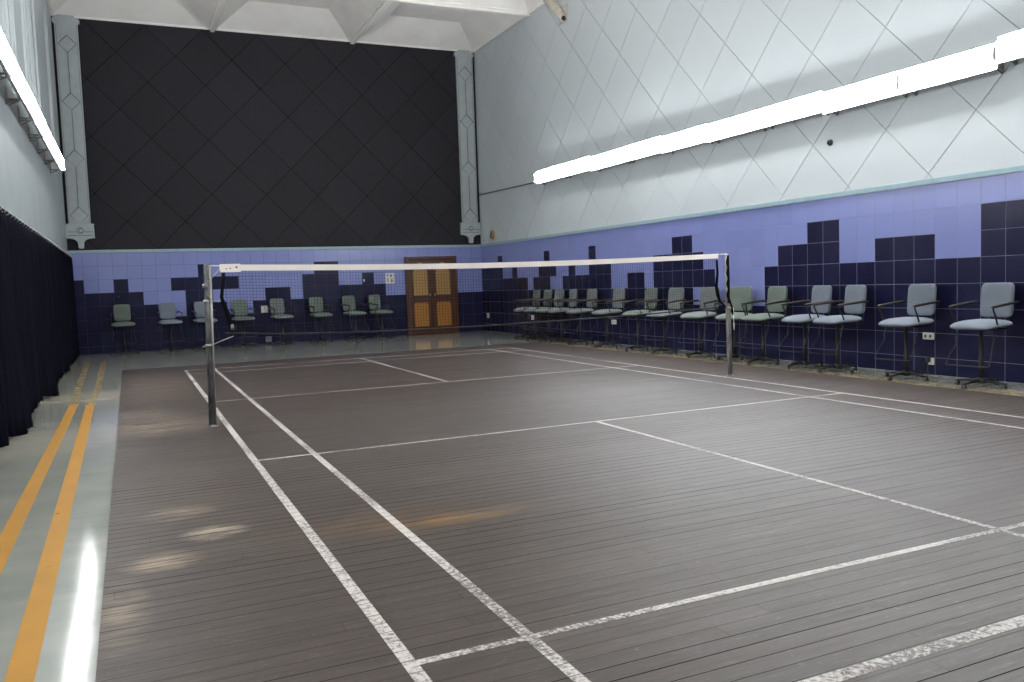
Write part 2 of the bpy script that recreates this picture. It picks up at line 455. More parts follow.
def tiles(mb, put, edges, rows, dark, gap=.0030, depth=.006):
    for (c, a, b) in edges:
        for r, (z1, z0) in enumerate(rows):
            u0, u1 = a + gap / 2, b - gap / 2; v0, v1 = z0 + gap / 2, z1 - gap / 2
            e = .003
            mi = 1 if dark(c, r) else 0
            vs = [put(u0 + e, v0 + e, depth), put(u1 - e, v0 + e, depth), put(u1 - e, v1 - e, depth), put(u0 + e, v1 - e, depth),
                  put(u0, v0, depth - .002), put(u1, v0, depth - .002), put(u1, v1, depth - .002), put(u0, v1, depth - .002),
                  put(u0, v0, 0), put(u1, v0, 0), put(u1, v1, 0), put(u0, v1, 0)]
            fs = [(0, 1, 2, 3)]
            for k in range(4):
                n = (k + 1) % 4
                fs += [(k, n, n + 4, k + 4), (k + 4, n + 4, n + 8, k + 8)]
            mb.add(vs, fs, mi)

# right wall
wr = MB(); wr.box(XR + .012, XR + .25, YF - .25, YB + .25, 0, HC + .6)
wall_right = structure(wr.build('wall_right', M['joint']), 'long right wall, pale diamond panels over blue tiles', 'wall')
pr = MB(); diamond_panels(pr, lambda u, v, d: (XR + .012 - d, u, v), YF, YB, 2.395, HC + .02, 1.118, 5.02 - 1.283, 1.258, 1.2830, .009, .012)
pr.build('diamond_panels', M['wall_pale'], wall_right)
gr = MB(); gr.box(XR - .0025, XR + .012, YF, YB, 0, 2.33); gr.build('grout', M['grout'], wall_right)
dark_r = {1: set(), 2: set(), 3: set(), 4: set()}
def rng(r, a, b): dark_r[r].update(range(a, b))
rng(2, -38, -33); rng(3, -38, -28); rng(1, -34, -33); rng(2, -31, -30)
rng(3, -27, -24); rng(2, -26, -23); rng(1, -25, -24)
rng(3, -22, -15); rng(2, -21, -20); rng(2, -18, -15); rng(1, -18, -17)
rng(3, -13, -11); rng(2, -10, -5); rng(1, -8, -6); rng(3, -10, -4)
rng(4, -38, -6); rng(4, 0, 60); rng(3, 0, 60); rng(2, 1, 5); rng(1, 3, 5); rng(2, 7, 10)
rng(1, 12, 15); rng(2, 12, 17); rng(2, 20, 23); rng(1, 21, 22); rng(2, 27, 33)
edges_r = []
for c in range(-38, 46):
    b = 1.524 - .3015 * c; a = b - .3015
    a, b = max(a, YF), min(b, YB)
    if b - a > .02: edges_r.append((c, a, b))
rows = [(ROW_TOP - ROW_H * r, max(0, ROW_TOP - ROW_H * (r + 1))) for r in range(8)]
tr = MB(); tiles(tr, lambda u, v, d: (XR + .002 - d, u, v), edges_r, rows, lambda c, r: r >= 5 or (r in dark_r and c in dark_r[r]))
tr.build('tile_mural', [M['tile_light'], M['tile_dark']], wall_right)
t1 = MB(); t1.bbox(XR - .022, XR + .012, YF, YB, 2.322, 2.392, .006)
structure(t1.build('trim_1', M['teal']), 'teal ledge above the right wall tiles', 'trim')

# back wall
wb = MB(); wb.box(XL - .25, XR + .25, YB + .012, YB + .25, 0, HC + .6)
wall_back = structure(wb.build('wall_back', M['black_joint']), 'end wall, black diamond panels over blue tiles', 'wall')
pb = MB(); diamond_panels(pb, lambda u, v, d: (u, YB + .012 - d, v), XL, XR, 2.40, HC + .02, 3.705, 4.975, 1.27, 1.29, .013, .012)
pb.build('diamond_panels', M['black_panel'], wall_back)
gb = MB(); gb.box(XL, XR, YB - .0025, YB + .012, 0, 2.33); gb.build('grout', M['grout_dark'], wall_back)
dark_b = {1: {9, 18, 19}, 2: {0, 3, 7, 8, 9, 10, 11, 17, 18, 19, 22}, 3: {0, 1, 2, 3, 4, 8, 9, 14, 15} | set(range(17, 24)),
          4: set(range(0, 6)) | {8, 9, 10} | set(range(13, 40))}
edges_b = []
for c in range(0, 34):
    a = -1.73 + .3086 * (c - 1); b = a + .3086
    a, b = max(a, XL), min(b, XR)
    if b - a > .02: edges_b.append((c, a, b))
rows_b = [(2.322 - .3075 * r, max(0, 2.322 - .3075 * (r + 1))) for r in range(8)]
tb = MB(); tiles(tb, lambda u, v, d: (u, YB + .002 - d, v), edges_b, rows_b, lambda c, r: r >= 5 or (r in dark_b and c in dark_b[r]))
tb.build('tile_mural', [M['tile_light'], M['tile_dark']], wall_back)
t2 = MB(); t2.bbox(XL, XR - .022, YB - .022, YB + .012, 2.322, 2.392, .006)
structure(t2.build('trim_2', M['teal']), 'teal ledge above the end wall tiles', 'trim')

# left wall and the wall behind the viewer
wl = MB(); wl.box(XL - .25, XL, YF - .25, YB + .25, 0, HC + .6)
wall_left = structure(wl.build('wall_left', M['wall_left']), 'pale grey left wall behind the curtains and lights', 'wall')
fr_ = MB()
for y in (-5.2, -4.8, -4.4, -1.0, -.6, -.2, 3.45, 3.82, 4.28, 4.55, 5.95, 6.42, 6.92, 7.25, 7.95, 10.6, 11.0):
    pts = [(XL + .035 * math.sin(PI * t / 3), y - .055 * math.cos(PI * t / 3)) for t in range(4)]
    fr_.prism(pts, 2, 4.02, HC)
fr_.build('flutes', M['wall_left'], wall_left)
wf = MB(); wf.box(XL - .25, XR + .25, YF - .25, YF, 0, HC + .6)
structure(wf.build('wall_front', M['wall_left']), 'pale wall behind the viewer', 'wall')

# coffered ceiling
ce = MB()
xs = [XL, 1.39, 4.775, 8.17]; ys = [YB, 9.45, 6.0, 2.55, -.9, -4.35, -7.8, YF]
for i in range(3):
    for j in range(len(ys) - 1):
        x0 = xs[i] + (.10 if i else .06); x1 = xs[i + 1] - .10
        y1 = ys[j] - (.10 if j else .05); y0 = ys[j + 1] + .10
        z0, z1 = HC, 8.08
        mx, my0, my1 = .66, .34, .80
        o = [(x0, y0, z0), (x1, y0, z0), (x1, y1, z0), (x0, y1, z0)]
        t = [(x0 + mx, y0 + my0, z1), (x1 - mx, y0 + my0, z1), (x1 - mx, y1 - my1, z1), (x0 + mx, y1 - my1, z1)]
        ce.add(o + t, [(0, 1, 5, 4), (1, 2, 6, 5), (2, 3, 7, 6), (3, 0, 4, 7), (4, 5, 6, 7)])
# beam soffits
for x in xs[1:3]: ce.box(x - .10, x + .10, YF, YB, HC - .03, HC + .02); ce.box(x - .045, x + .045, YF, YB, HC - .085, HC - .03)
for y in ys[1:-1]: ce.box(XL, XR, y - .10, y + .10, HC - .028, HC + .02); ce.box(XL, XR, y - .045, y + .045, HC - .083, HC - .028)
ce.box(XL, XL + .06, YF, YB, HC - .02, HC + .02); ce.box(XL, XR + .05, YB - .05, YB + .05, HC - .02, HC + .02)
ce.box(8.07, XR + .05, YF, YB, HC - .02, HC + .02)
ce.box(XL - .2, XR + .2, YF - .2, YB + .2, 8.3, 8.4)
structure(ce.build('ceiling', M['ceiling']), 'white coffered ceiling with sloping recesses', 'ceiling')
t3 = MB(); t3.bbox(XL, XR, YB - .035, YB - .012, HC - .045, HC - .015, .01)
structure(t3.build('trim_3', M['ceiling']), 'thin white moulding where the end wall meets the ceiling', 'trim')
t4 = MB(); t4.bbox(XR - .05, XR - .002, YF, YB - .06, HC - .055, HC - .015, .01)
structure(t4.build('trim_4', M['ceiling']), 'thin white moulding where the right wall meets the ceiling', 'trim')

# ------------------------------------------------------------------ door
DX0, DX1, DH = 5.905, 7.365, 2.09
door = empty('door_1', ((DX0 + DX1) / 2, YB, 0)); structure(door, 'dark brown double door with amber panels in the end wall', 'door')
def dpart(mb, name, m, parent=None):
    o = mb.build(name, m, door if parent is None else parent)
    return o
cx = (DX0 + DX1) / 2
f = MB()
f.bbox(DX0 - cx, DX0 + .095 - cx, -.075, -.005, 0, DH, .008); f.bbox(DX1 - .095 - cx, DX1 - cx, -.075, -.005, 0, DH, .008)
f.bbox(DX0 + .095 - cx, DX1 - .095 - cx, -.075, -.005, DH - .075, DH, .008); dpart(f, 'door_frame', M['door_wood'])
def rounded(u0, u1, v0, v1, r, top=True, bot=False, n=6):
    P = []
    def arc(cu, cv, a0):
        for i in range(n + 1):
            a = a0 + (PI / 2) * i / n; P.append((cu + r * math.cos(a), cv + r * math.sin(a)))
    if bot: arc(u0 + r, v0 + r, PI); arc(u1 - r, v0 + r, 1.5 * PI)
    else: P += [(u0, v0), (u1, v0)]
    if top: arc(u1 - r, v1 - r, 0); arc(u0 + r, v1 - r, PI / 2)
    else: P += [(u1, v1), (u0, v1)]
    return P
for sd in (-1, 1):
    l0, l1 = (DX0 + .097 - cx, -.004) if sd < 0 else (.004, DX1 - .097 - cx)
    lf = MB(); lf.bbox(l0, l1, -.05, -.006, .012, DH - .078, .004)
    leaf = dpart(lf, 'door_leaf', M['door_wood'])
    mid = (l0 + l1) / 2; a, b = mid - .205, mid + .205
    def ring(outl, inn, z):
        pass
    up = MB(); up.prism(rounded(a, b, 1.05, 1.745, .09), 1, -.058, -.049); dpart(up, 'panel', M['door_panel'], leaf)
    lo = MB(); lo.prism(rounded(a, b, .215, .86, .07), 1, -.058, -.049); dpart(lo, 'panel', M['door_panel_low'], leaf)
    ar = MB()
    ar.prism([(mid + .10 * math.cos(PI * i / 10), 1.83 + .10 * math.sin(PI * i / 10)) for i in range(11)], 1, -.056, -.049)
    dpart(ar, 'arch_panel', M['door_panel'], leaf)
    md = MB()
    for (P, cl) in ((rounded(a - .012, b + .012, 1.038, 1.757, .1), True), (rounded(a - .012, b + .012, .203, .872, .08), True)):
        md.tube([(u, -.055, v) for u, v in P] + [(P[0][0], -.055, P[0][1])], .011, 6)
    dpart(md, 'moulding', M['door_wood'], leaf)
    kb = MB(); kx = sd * .07; kb.tube([(kx, -.045, 1.06), (kx, -.075, 1.06), (kx, -.08, 1.06), (kx, -.10, 1.06), (kx, -.105, 1.06)], [.010, .010, .024, .024, .012], 12)
    dpart(kb, 'door_knob', M['knob'], leaf)

# ------------------------------------------------------------------ pilasters
def pilaster(cx, label):
    r = empty('wall_pilaster', (cx, YB, 2.44)); tag(r, label, 'pilaster', 'carved wall pilasters')
    z = lambda v: v - 2.44
    b = MB()
    b.prism([(-.225, z(2.98)), (.225, z(2.98)), (.235, z(7.42)), (.275, z(7.46)), (.275, z(7.52)), (.22, z(7.57)), (-.22, z(7.57)), (-.275, z(7.52)), (-.275, z(7.46)), (-.235, z(7.42))], 1, -.075, -.002)
    b.bbox(-.17, .17, -.085, -.002, z(7.57), z(7.61), .01)
    b.build('shaft', M['pilaster'], r)
    k = MB(); n = 8
    prof = [(.29, 2.66)] + [(.29 - .06 - .17 * math.sin(PI / 2 * i / n), 2.655 - .12 * (1 - math.cos(PI / 2 * i / n))) for i in range(n + 1)] + [(.055, 2.45), (.04, 2.43)]
    P = [(-.28, z(2.98)), (.28, z(2.98))] + [(a, z(c)) for a, c in prof] + [(-a, z(c)) for a, c in reversed(prof)]
    k.prism(P, 1, -.10, -.002); k.bbox(-.29, .29, -.112, -.002, z(2.955), z(2.985), .006); k.build('corbel', M['pilaster'], r)
    e = MB()
    e.tube([(.065 * math.cos(a * PI / 9), -.102, z(2.83) + .065 * math.sin(a * PI / 9)) for a in range(19)], .007, 6)
    e.tube([(.02 + .045 * math.cos(a * PI / 9), -.102, z(2.83) + .045 * math.sin(a * PI / 9)) for a in range(19)], .006, 6)
    e.tube([(-.26, -.102, z(2.80)), (-.07, -.102, z(2.80))], .006, 6); e.tube([(.07, -.102, z(2.80)), (.26, -.102, z(2.80))], .006, 6)
    e.tube([(-.26, -.102, z(2.72)), (.26, -.102, z(2.72))], .006, 6); e.build('emblem', M['groove'], r)
    g = MB(); zs = [6.98, 5.71, 4.45, 3.17]
    for i, c in enumerate(zs):
        g.tube([(0, -.0775, z(c + .19)), (.185, -.0775, z(c)), (0, -.0775, z(c - .19)), (-.185, -.0775, z(c)), (0, -.0775, z(c + .19))], .015, 4, flat=.6)
        if i < 3: g.tube([(0, -.0775, z(c - .19)), (0, -.0775, z(zs[i + 1] + .19))], .012, 4, flat=.6)
    for sx in (-.205, .205): g.tube([(sx, -.0765, z(3.0)), (sx, -.0765, z(7.4))], .006, 4, flat=.6)
    g.build('diamond_inlay', M['groove'], r)
pilaster(-1.722, 'grey wall pilaster with diamond inlay beside the left wall lights')
pilaster(7.815, 'grey wall pilaster with diamond inlay above and right of the door')

# ------------------------------------------------------------------ fluorescent fixtures
LEN = 1.252
def make_fixture(tube_mat='tube'):
    """local: wall at x=0, tubes towards +x, centred on y=0, z=0"""
    r = empty('fluorescent_fixture', (0, 0, 0))
    h = MB(); h.bbox(.135, .178, -LEN / 2, LEN / 2, -.075, .075, .006); h.build('housing', M['housing'], r)
    t = MB()
    t.prism([(.172, -.118), (.198, -.146), (.203, -.142), (.180, -.110), (.180, .110), (.204, .142), (.199, .146), (.172, .118)], 1, -LEN / 2, LEN / 2)
    t.build('reflector', M['reflector'], r)
    for s in (-1, 1):
        tb_ = MB(); tb_.tube([(.222, -LEN / 2 + .022, s * .074), (.222, LEN / 2 - .022, s * .074)], .020, 10); tb_.build('tube', M[tube_mat], r)
        ho = MB()
        ho.bbox(.18, .244, s * LEN / 2 - (.020 if s > 0 else 0), s * LEN / 2 + (0 if s > 0 else .020), -.098, .098, .008)
        ho.build('lampholder', M['holder'], r)
        br = MB(); y = s * (LEN / 2 - .07)
        br.box(.0, .14, y - .018, y + .018, -.10, -.088); br.box(0, .008, y - .018, y + .018, -.16, .06); br.box(.128, .136, y - .018, y + .018, -.10, .05)
        br.tube([(.004, y, -.155), (.13, y, -.094)], .008, 6)
        br.build('bracket', M['housing'], r)
    return r
R = math.radians
ORD = ['first', 'second', 'third', 'fourth', 'fifth', 'sixth', 'seventh', 'eighth', 'ninth', 'tenth', 'eleventh', 'twelfth']
fx0 = make_fixture()
fx2 = make_fixture('tube_dim')
for k in range(13):
    y = 8.97 - 1.266 * (k + .5); z = 3.735 - .0122 * (8.97 - y) + (.07 if k >= 9 else 0)
    o = fx2 if k == 0 else fx0 if k == 3 else dup(fx2 if k < 3 else fx0, (0, 0, 0), 0)
    o.location = (XR - .002, y, z - .022 + .010 * math.sin(k * 2.4)); o.rotation_euler = (0, R(0), PI)
    if k < 10: tag(o, 'lit twin tube fixture on the right wall, %s from the end wall' % ORD[k], 'wall light', 'tube fixtures along the right wall')
    else: tag(o, 'lit twin tube fixture on the right wall nearer than the picture edge', 'wall light', 'tube fixtures along the right wall')
fx1 = make_fixture('tube_old')
for k in range(14):
    y = 9.50 - 1.266 * (k + .5); z = 3.84
    o = fx1 if k == 3 else dup(fx2 if k < 3 else fx1, (0, 0, 0), 0)
    o.location = (XL + .002, y, z - .022 + .010 * math.sin(k * 1.9 + 1)); o.rotation_euler = (0, R(0), 0)
    if k < 8: tag(o, 'lit twin tube fixture on the left wall, %s from the end wall' % ORD[k], 'wall light', 'tube fixtures along the left wall')
    else: tag(o, 'lit twin tube fixture on the left wall nearer than the picture edge', 'wall light', 'tube fixtures along the left wall')

# ------------------------------------------------------------------ curtains
def curtain_rod(x, y0, y1, z, label, end, brackets):
    r = empty('curtain_rod', (x, y0, z)); tag(r, label, 'curtain rod')
    rb = MB(); rb.tube([(0, 0, 0), (0, y1 - y0, 0)], .014, 8); rb.build('rod', M['rod'], r)
    fb = MB(); fb.superell(0, end - y0, 0, .032, .040, .032, 1, 1, 14, 8); fb.build('finial', M['rod'], r)
    w = XL - x
    for y in brackets:
        bk = MB(); bk.tube([(w + .001, y - y0, -.03), (-.045, y - y0, -.03), (-.03, y - y0, -.02), (0, y - y0, 0)], .009, 6); bk.tube([(w + .001, y - y0, -.03), (w + .009, y - y0, -.03)], .03, 10)
        bk.build('wall_bracket', M['rod'], r)
curtain_rod(-1.932, -3.8, .70, 2.315, 'short dark curtain rod over the curtain at the picture edge', .72, (-3.4, -1.2, .62))
curtain_rod(-1.935, .92, 12.75, 2.24, 'long dark curtain rod with round finial along the left wall', .90, (1.0, 4.15, 8.15, 12.6))
def curtain(y0, y1, seed, label, flare0, flare1, hem=.02, top=2.215, cx=-1.935):
    rnd = random.Random(seed)
    r = empty('curtain', (cx, (y0 + y1) / 2, 0)); tag(r, label, 'curtain', 'navy curtains along the left wall')
    L = y1 - y0; ny = int(L / .022); nz = 14
    nf = max(3, int(L / .30)); ph = [rnd.uniform(-.5, .5) for _ in range(nf + 2)]; am = [rnd.uniform(.6, 1.2) for _ in range(nf + 2)]
    vs = []; fs = []
    for i in range(ny + 1):
        s = i / ny; q = s * nf; k = int(q); t = q - k
        pa = ph[k] * (1 - t) + ph[k + 1] * t; aa = am[k] * (1 - t) + am[k + 1] * t
        w = 2 * PI * q + pa * 1.5
        for j in range(nz + 1):
            v = j / nz
            z = top - (top - hem - .02 * math.sin(3 * q)) * (1 - v)
            low = 1 - v
            x = (.018 + .026 * low ** .6) * aa * math.sin(w) + .012 * low * math.sin(2.3 * w + 1)
            x += low * (flare1 * max(0, (s - .80) / .20) ** 2 + flare0 * max(0, (.22 - s) / .22) ** 2)
            y = (s - .5) * L + .03 * math.cos(w) * low * aa
            vs.append((x, y, z))
    for i in range(ny):
        for j in range(nz):
            a = i * (nz + 1) + j; fs.append((a, a + nz + 1, a + nz + 2, a + 1))
    m = MB(); m.add(vs, fs, 0, True); o = m.build('drape', M['curtain'], r)
    sd = o.modifiers.new('thickness', 'SOLIDIFY'); sd.thickness = .006; sd.offset = 0
    for i in range(nf + 1):
        rg = MB(); y = -L / 2 + .04 + (L - .08) * i / nf
        rg.tube([(.022 * math.cos(a * PI / 6), y, top + .025 + .024 * math.sin(a * PI / 6)) for a in range(13)], .004, 5)
        rg.build('curtain_ring', M['ring'], r)
curtain(-3.6, .93, 1, 'navy curtain at the picture edge with hem flaring into the aisle', 0, .17, .02, 2.29, -1.932)
curtain(1.08, 4.14, 2, 'navy curtain second from the picture edge beyond the slit', 0, .17)
curtain(4.2, 8.1, 3, 'navy curtain third from the picture edge along the left aisle', 0, .08)
curtain(8.2, 12.70, 4, 'navy curtain reaching the end wall corner under the pilaster', 0, 0)

# ------------------------------------------------------------------ swivel chairs
def make_chair(fabric):
    """local: faces -y, origin on the floor under the stem"""
    r = empty('swivel_chair', (0, 0, 0))
    def seatfn(x, y, z):
        u = y / .24
        z += -.030 * max(0, -u) ** 2.5 + .012 * max(0, u) ** 2 + .010 * (1 - (x / .25) ** 2)
        return x, y, z
    s = MB(); s.superell(0, -.005, .676, .254, .250, .050, .92, .46, 40, 14, 0, seatfn); s.build('seat', fabric, r)
    sh = MB(); sh.superell(0, 0, .636, .205, .20, .014, .4, .3, 28, 6); sh.build('seat_shell', M['chair_metal'], r)
    def backfn(x, y, z): return x, y + .018 * (z / .19) - .10 * (x * x), z
    b = MB(); b.superell(0, .290, .934, .178, .028, .19, .28, .28, 40, 22, 0, backfn)
    b.build('backrest', fabric, r)
    bs = MB(); bs.superell(0, .311, .934, .172, .018, .184, .3, .3, 32, 14, 0, backfn); bs.build('back_shell', M['chair_metal'], r)
    for sx in (-.11, .11):
        br = MB(); br.tube([(sx, .10, .626), (sx, .27, .630), (sx, .318, .64), (sx, .324, .76), (sx, .328, .90)], .011, 6); br.build('back_bracket', M['chair_metal'], r)
    st = MB(); st.lathe([(.025, .05), (.025, .32), (.021, .325), (.021, .605), (.05, .61), (.06, .632)], 0, 0, 16); st.build('stem', M['chair_base'], r)
    bs = MB(); bs.lathe([(.05, .035), (.058, .05), (.055, .085), (.032, .10)], 0, 0, 16); base = bs.build('base_hub', M['chair_base'], r)
    for k in range(4):
        a = PI / 4 + k * PI / 2 + .75; c, s_ = math.cos(a), math.sin(a)
        lg = MB(); lg.tube([(.03 * c, .03 * s_, .068), (.16 * c, .16 * s_, .062), (.285 * c, .285 * s_, .048)], [.026, .021, .016], 8, flat=.75)
        l = lg.build('base_leg', M['chair_base'], r)
        gl = MB(); gl.lathe([(.026, 0), (.028, .012), (.018, .035), (.012, .052)], .275 * c, .275 * s_, 12); gl.build('glide', M['chair_metal'], l)
    for sx in (-1, 1):
        af = MB()
        af.tube([(sx * .12, -.05, .622), (sx * .21, -.07, .626), (sx * .240, -.082, .660), (sx * .240, -.13, .77), (sx * .240, -.175, .852), (sx * .240, -.165, .872), (sx * .240, -.08, .880), (sx * .236, .18, .900), (sx * .226, .30, .900), (sx * .17, .322, .86), (sx * .12, .315, .82)], .010, 8)
        fr = af.build('arm_frame', M['chair_metal'], r)
        ap = MB(); ap.tube([(sx * .240, -.20, .876), (sx * .240, -.18, .881), (sx * .240, -.03, .894), (sx * .238, .15, .908), (sx * .236, .275, .916), (sx * .236, .29, .917)], [.008, .016, .019, .019, .016, .008], 10, flat=.65)
        ap.build('armrest', M['arm_wood'], fr)
    fw = MB()
    P = [(-.14, 0, .624), (-.205, -.09, .612), (-.215, -.11, .55), (-.205, -.12, .46), (-.235, -.20, .34), (-.245, -.245, .255), (-.215, -.262, .246), (-.10, -.268, .245)]
    fw.tube(P + [(-p[0], p[1], p[2]) for p in reversed(P)], .0075, 6); fw.build('foot_loop', M['wire'], r)
    return r
protos = {}
def chair(kind, x, y, rz, label, group):
    if kind not in protos: o = protos[kind] = make_chair(M[kind])
    else: o = dup(protos[kind], (0, 0, 0), 0)
    o.location = (x, y, 0); o.rotation_euler = (0, 0, rz); tag(o, label, 'chair', group)
    return o
GR, GB = 'swivel chairs along the right wall', 'swivel chairs along the end wall'
R = math.radians
# faces -x: rz = -90 deg
right = [('blue_grey', -2.49, 4, 'pale blue swivel chair nearest the viewer at the right wall'),
         ('blue_grey', -1.52, 4, 'pale blue swivel chair with the white double socket behind its stem'),
         ('blue_grey', -.45, -6, 'pale blue swivel chair third from the near end of the right row'),
         ('blue_grey', .135, -4, 'pale blue swivel chair fourth from the near end, touching its nearer neighbour'),
         ('green', .97, 3, 'green swivel chair fifth from the near end, next to the pale blue ones'),
         ('green', 1.60, 30, 'green swivel chair directly behind the right net post'),
         ('grey_green', 2.48, 16, 'grey swivel chair seen through the right end of the net'),
         ('grey_green', 3.46, 8, 'grey swivel chair eighth from the near end of the right row'),
         ('green', 4.28, 0, 'green swivel chair ninth from the near end, between two grey ones'),
         ('grey_green', 5.37, 4, 'grey swivel chair tenth from the near end, above a white socket'),
         ('grey_green', 6.44, 0, 'grey swivel chair fifth from the far corner at the right wall'),
         ('grey_green', 7.28, -6, 'grey swivel chair fourth from the far corner at the right wall'),
         ('grey_green', 7.87, 4, 'grey swivel chair third from the far corner at the right wall'),
         ('green', 8.45, 0, 'dark green swivel chair second from the far corner at the right wall'),
         ('grey_green', 9.06, -5, 'grey swivel chair nearest the far corner at the right wall')]
for kind, y, dr, lab in right: chair(kind, 7.60, y, -PI / 2 + R(dr), lab, GR)
back = [('green', -.965, 2, 'green swivel chair leftmost at the end wall, beside the curtain'),
        ('blue_grey', .03, 6, 'blue grey swivel chair second from the curtain at the end wall'),
        ('blue_grey', .80, 8, 'blue grey swivel chair half hidden behind the left net post'),
        ('green', 1.66, 6, 'green swivel chair just left of the square white box'),
        ('grey_green', 2.57, 12, 'grey green swivel chair just right of the square white box'),
        ('green', 3.52, 10, 'green swivel chair under the tallest dark tile block'),
        ('green', 4.38, 16, 'green swivel chair second from the brown door'),
        ('green', 5.07, 20, 'green swivel chair nearest the brown door')]
for kind, x, dr, lab in back: chair(kind, x, 12.36, R(dr), lab, GB)

# ------------------------------------------------------------------ net posts and net
lp = empty('net_post', (-.145, 0, .004)); tag(lp, 'grey double tube net post at the left court edge', 'net post', 'net posts')
p = MB(); p.tube([(0, 0, .008), (.035, 0, 1.57), (.036, 0, 1.59)], [.028, .026, .020], 14); p.build('pole', M['steel'], lp)
p = MB(); p.tube([(.036, -.01, .01), (.070, -.01, 1.585)], .011, 10); p.build('slide_rail', M['rodsteel'], lp)
p = MB(); p.lathe([(.048, 0), (.048, .005), (.038, .008), (.032, .02)], .010, 0, 16); p.build('base_flange', M['steel'], lp)
p = MB(); p.tube([(.0, -.036, 1.38), (.08, -.03, 1.46), (.155, -.004, 1.535)], .005, 6); p.tube([(.02, 0, 1.36), (.02, 0, 1.40)], .031, 14); p.build('tension_hook', M['rodsteel'], lp)
p = MB(); p.tube([(.03, -.034, 1.29), (.08, -.03, 1.225), (.13, -.015, 1.222), (.155, 0, 1.245)], .005, 6); p.tube([(.02, 0, 1.215), (.02, 0, 1.245)], .031, 14); p.build('lower_hook', M['rodsteel'], lp)
p = MB(); p.tube([(-.045, -.036, .79), (.03, -.04, .80), (.12, -.02, .833), (.25, 0, .877)], .006, 6); p.tube([(.012, 0, .785), (.012, 0, .815)], .031, 14); p.build('crank_rod', M['rodsteel'], lp)

rp = empty('net_post', (6.205, 0, .004)); tag(rp, 'grey net post wound with black strap near the right chairs', 'net post', 'net posts')
p = MB(); p.tube([(0, 0, .008), (-.03, 0, 1.56), (-.031, 0, 1.575)], [.034, .029, .022], 14); p.build('pole', M['steel_dark'], rp)
p = MB(); p.lathe([(.055, 0), (.055, .006), (.042, .010), (.037, .03)], 0, 0, 16); p.build('base_flange', M['steel'], rp)
p = MB(); n = 60
p.tube([(-.045 + .010 * math.sin(i * .45), -.040, .95 + .60 * i / n) for i in range(n + 1)], .013, 6)
p.tube([(-.03, -.036, 1.56), (-.028, -.040, 1.3), (-.03, -.04, 1.0), (.015, -.036, .90), (.03, -.036, .80)], .012, 6); p.build('strap', M['net'], rp)
p = MB(); p.tube([(-.012, 0, .868), (-.013, 0, .898)], .039, 14); p.tube([(-.075, -.03, .885), (.04, -.036, .885)], .007, 6); p.build('clamp', M['rodsteel'], rp)
p = MB(); p.tube([(.04, -.034, .885), (.045, -.034, .70), (.046, -.034, .68)], .004, 6); p.tube([(.046, -.034, .69), (.046, -.034, .60)], .008, 8); p.build('hanging_cord', M['plate'], rp)

net = empty('badminton_net', (3.02, 0, .9)); tag(net, 'black badminton net with white top tape between the two posts', 'net')
net0 = Vector((3.02, 0, .9))
BOT = [(.03, .915), (.5, .880), (1.2, .852), (1.92, .840), (2.6, .838), (3.49, .846), (4.29, .855), (5.0, .868), (5.4, .882), (6.02, .905)]
def botz(x):
    for (a, za), (b, zb) in zip(BOT[:-1], BOT[1:]):
        if x <= b: return za + (zb - za) * (x - a) / (b - a)
    return BOT[-1][1]
def topz(x): return 1.532 - .045 * math.sin(PI * x / 6.1)
def nl(x, y, z): return (x - 3.02, y, z - .9)
SP = .0315; N = int(5.97 / SP); mesh = MB(); hw = .00095
def stick(a, b, up):
    if up: vs = [(p[0] + dx, p[1] + dy, p[2]) for p in (a, b) for dx, dy in ((-hw, -hw), (hw, -hw), (hw, hw), (-hw, hw))]
    else: vs = [(p[0], p[1] + dx, p[2] + dy) for p in (a, b) for dx, dy in ((-hw, -hw), (hw, -hw), (hw, hw), (-hw, hw))]
    mesh.add(vs, [(0, 1, 5, 4), (1, 2, 6, 5), (2, 3, 7, 6), (3, 0, 4, 7)])
NR = 21
for i in range(N + 1):
    x = .035 + i * SP; stick(nl(x, 0, topz(x)), nl(x, 0, botz(x)), True)
for j in range(1, NR):
    t = j / NR
    for i in range(0, N, 2):
        x0 = .035 + i * SP; x1 = x0 + 2 * SP
        stick(nl(x0, 0, topz(x0) * (1 - t) + botz(x0) * t), nl(min(x1, 6.02), 0, topz(x1) * (1 - t) + botz(min(x1, 6.02)) * t), False)
mesh.build('mesh', M['net'], net)
tp = MB(); n = 40; vs = []
for i in range(n + 1):
    x = .012 + 6.03 * i / n
    for dy, dz in ((-.006, .056), (-.007, -.003), (.007, -.003), (.006, .056)): vs.append(nl(x, dy, topz(x) + dz))
tp.add(vs, [(i * 4 + k, i * 4 + (k + 1) % 4, (i + 1) * 4 + (k + 1) % 4, (i + 1) * 4 + k) for i in range(n) for k in range(4)] + [(0, 1, 2, 3), (n * 4, n * 4 + 1, n * 4 + 2, n * 4 + 3)])
tp.build('top_tape', M['tape'], net)
tg = MB(); tg.box(*[v for v in (.02 - 3.02, .21 - 3.02, -.0095, .0095, 1.512 - .9, 1.592 - .9)]); tg.build('tape_end', M['tape'], net)
gm = MB()
for x, z, r in ((.17, 1.558, .010), (.11, 1.548, .007), (.075, 1.545, .006)): gm.tube([nl(x, -.0095, z), nl(x, -.012, z)], r, 10)
gm.build('grommet', M['black'], net)
tc = MB(); tc.tube([nl(-.09, 0, 1.578), nl(.02, 0, 1.576)], .005, 6); tc.tube([nl(6.01, 0, 1.575), nl(6.18, 0, 1.582)], .005, 6); tc.build('head_cord', M['tape'], net)
bc = MB(); bc.tube([nl(.03 + 5.99 * i / 40, 0, botz(.03 + 5.99 * i / 40)) for i in range(41)], .010, 6); bc.build('bottom_cord', M['net_grey'], net)
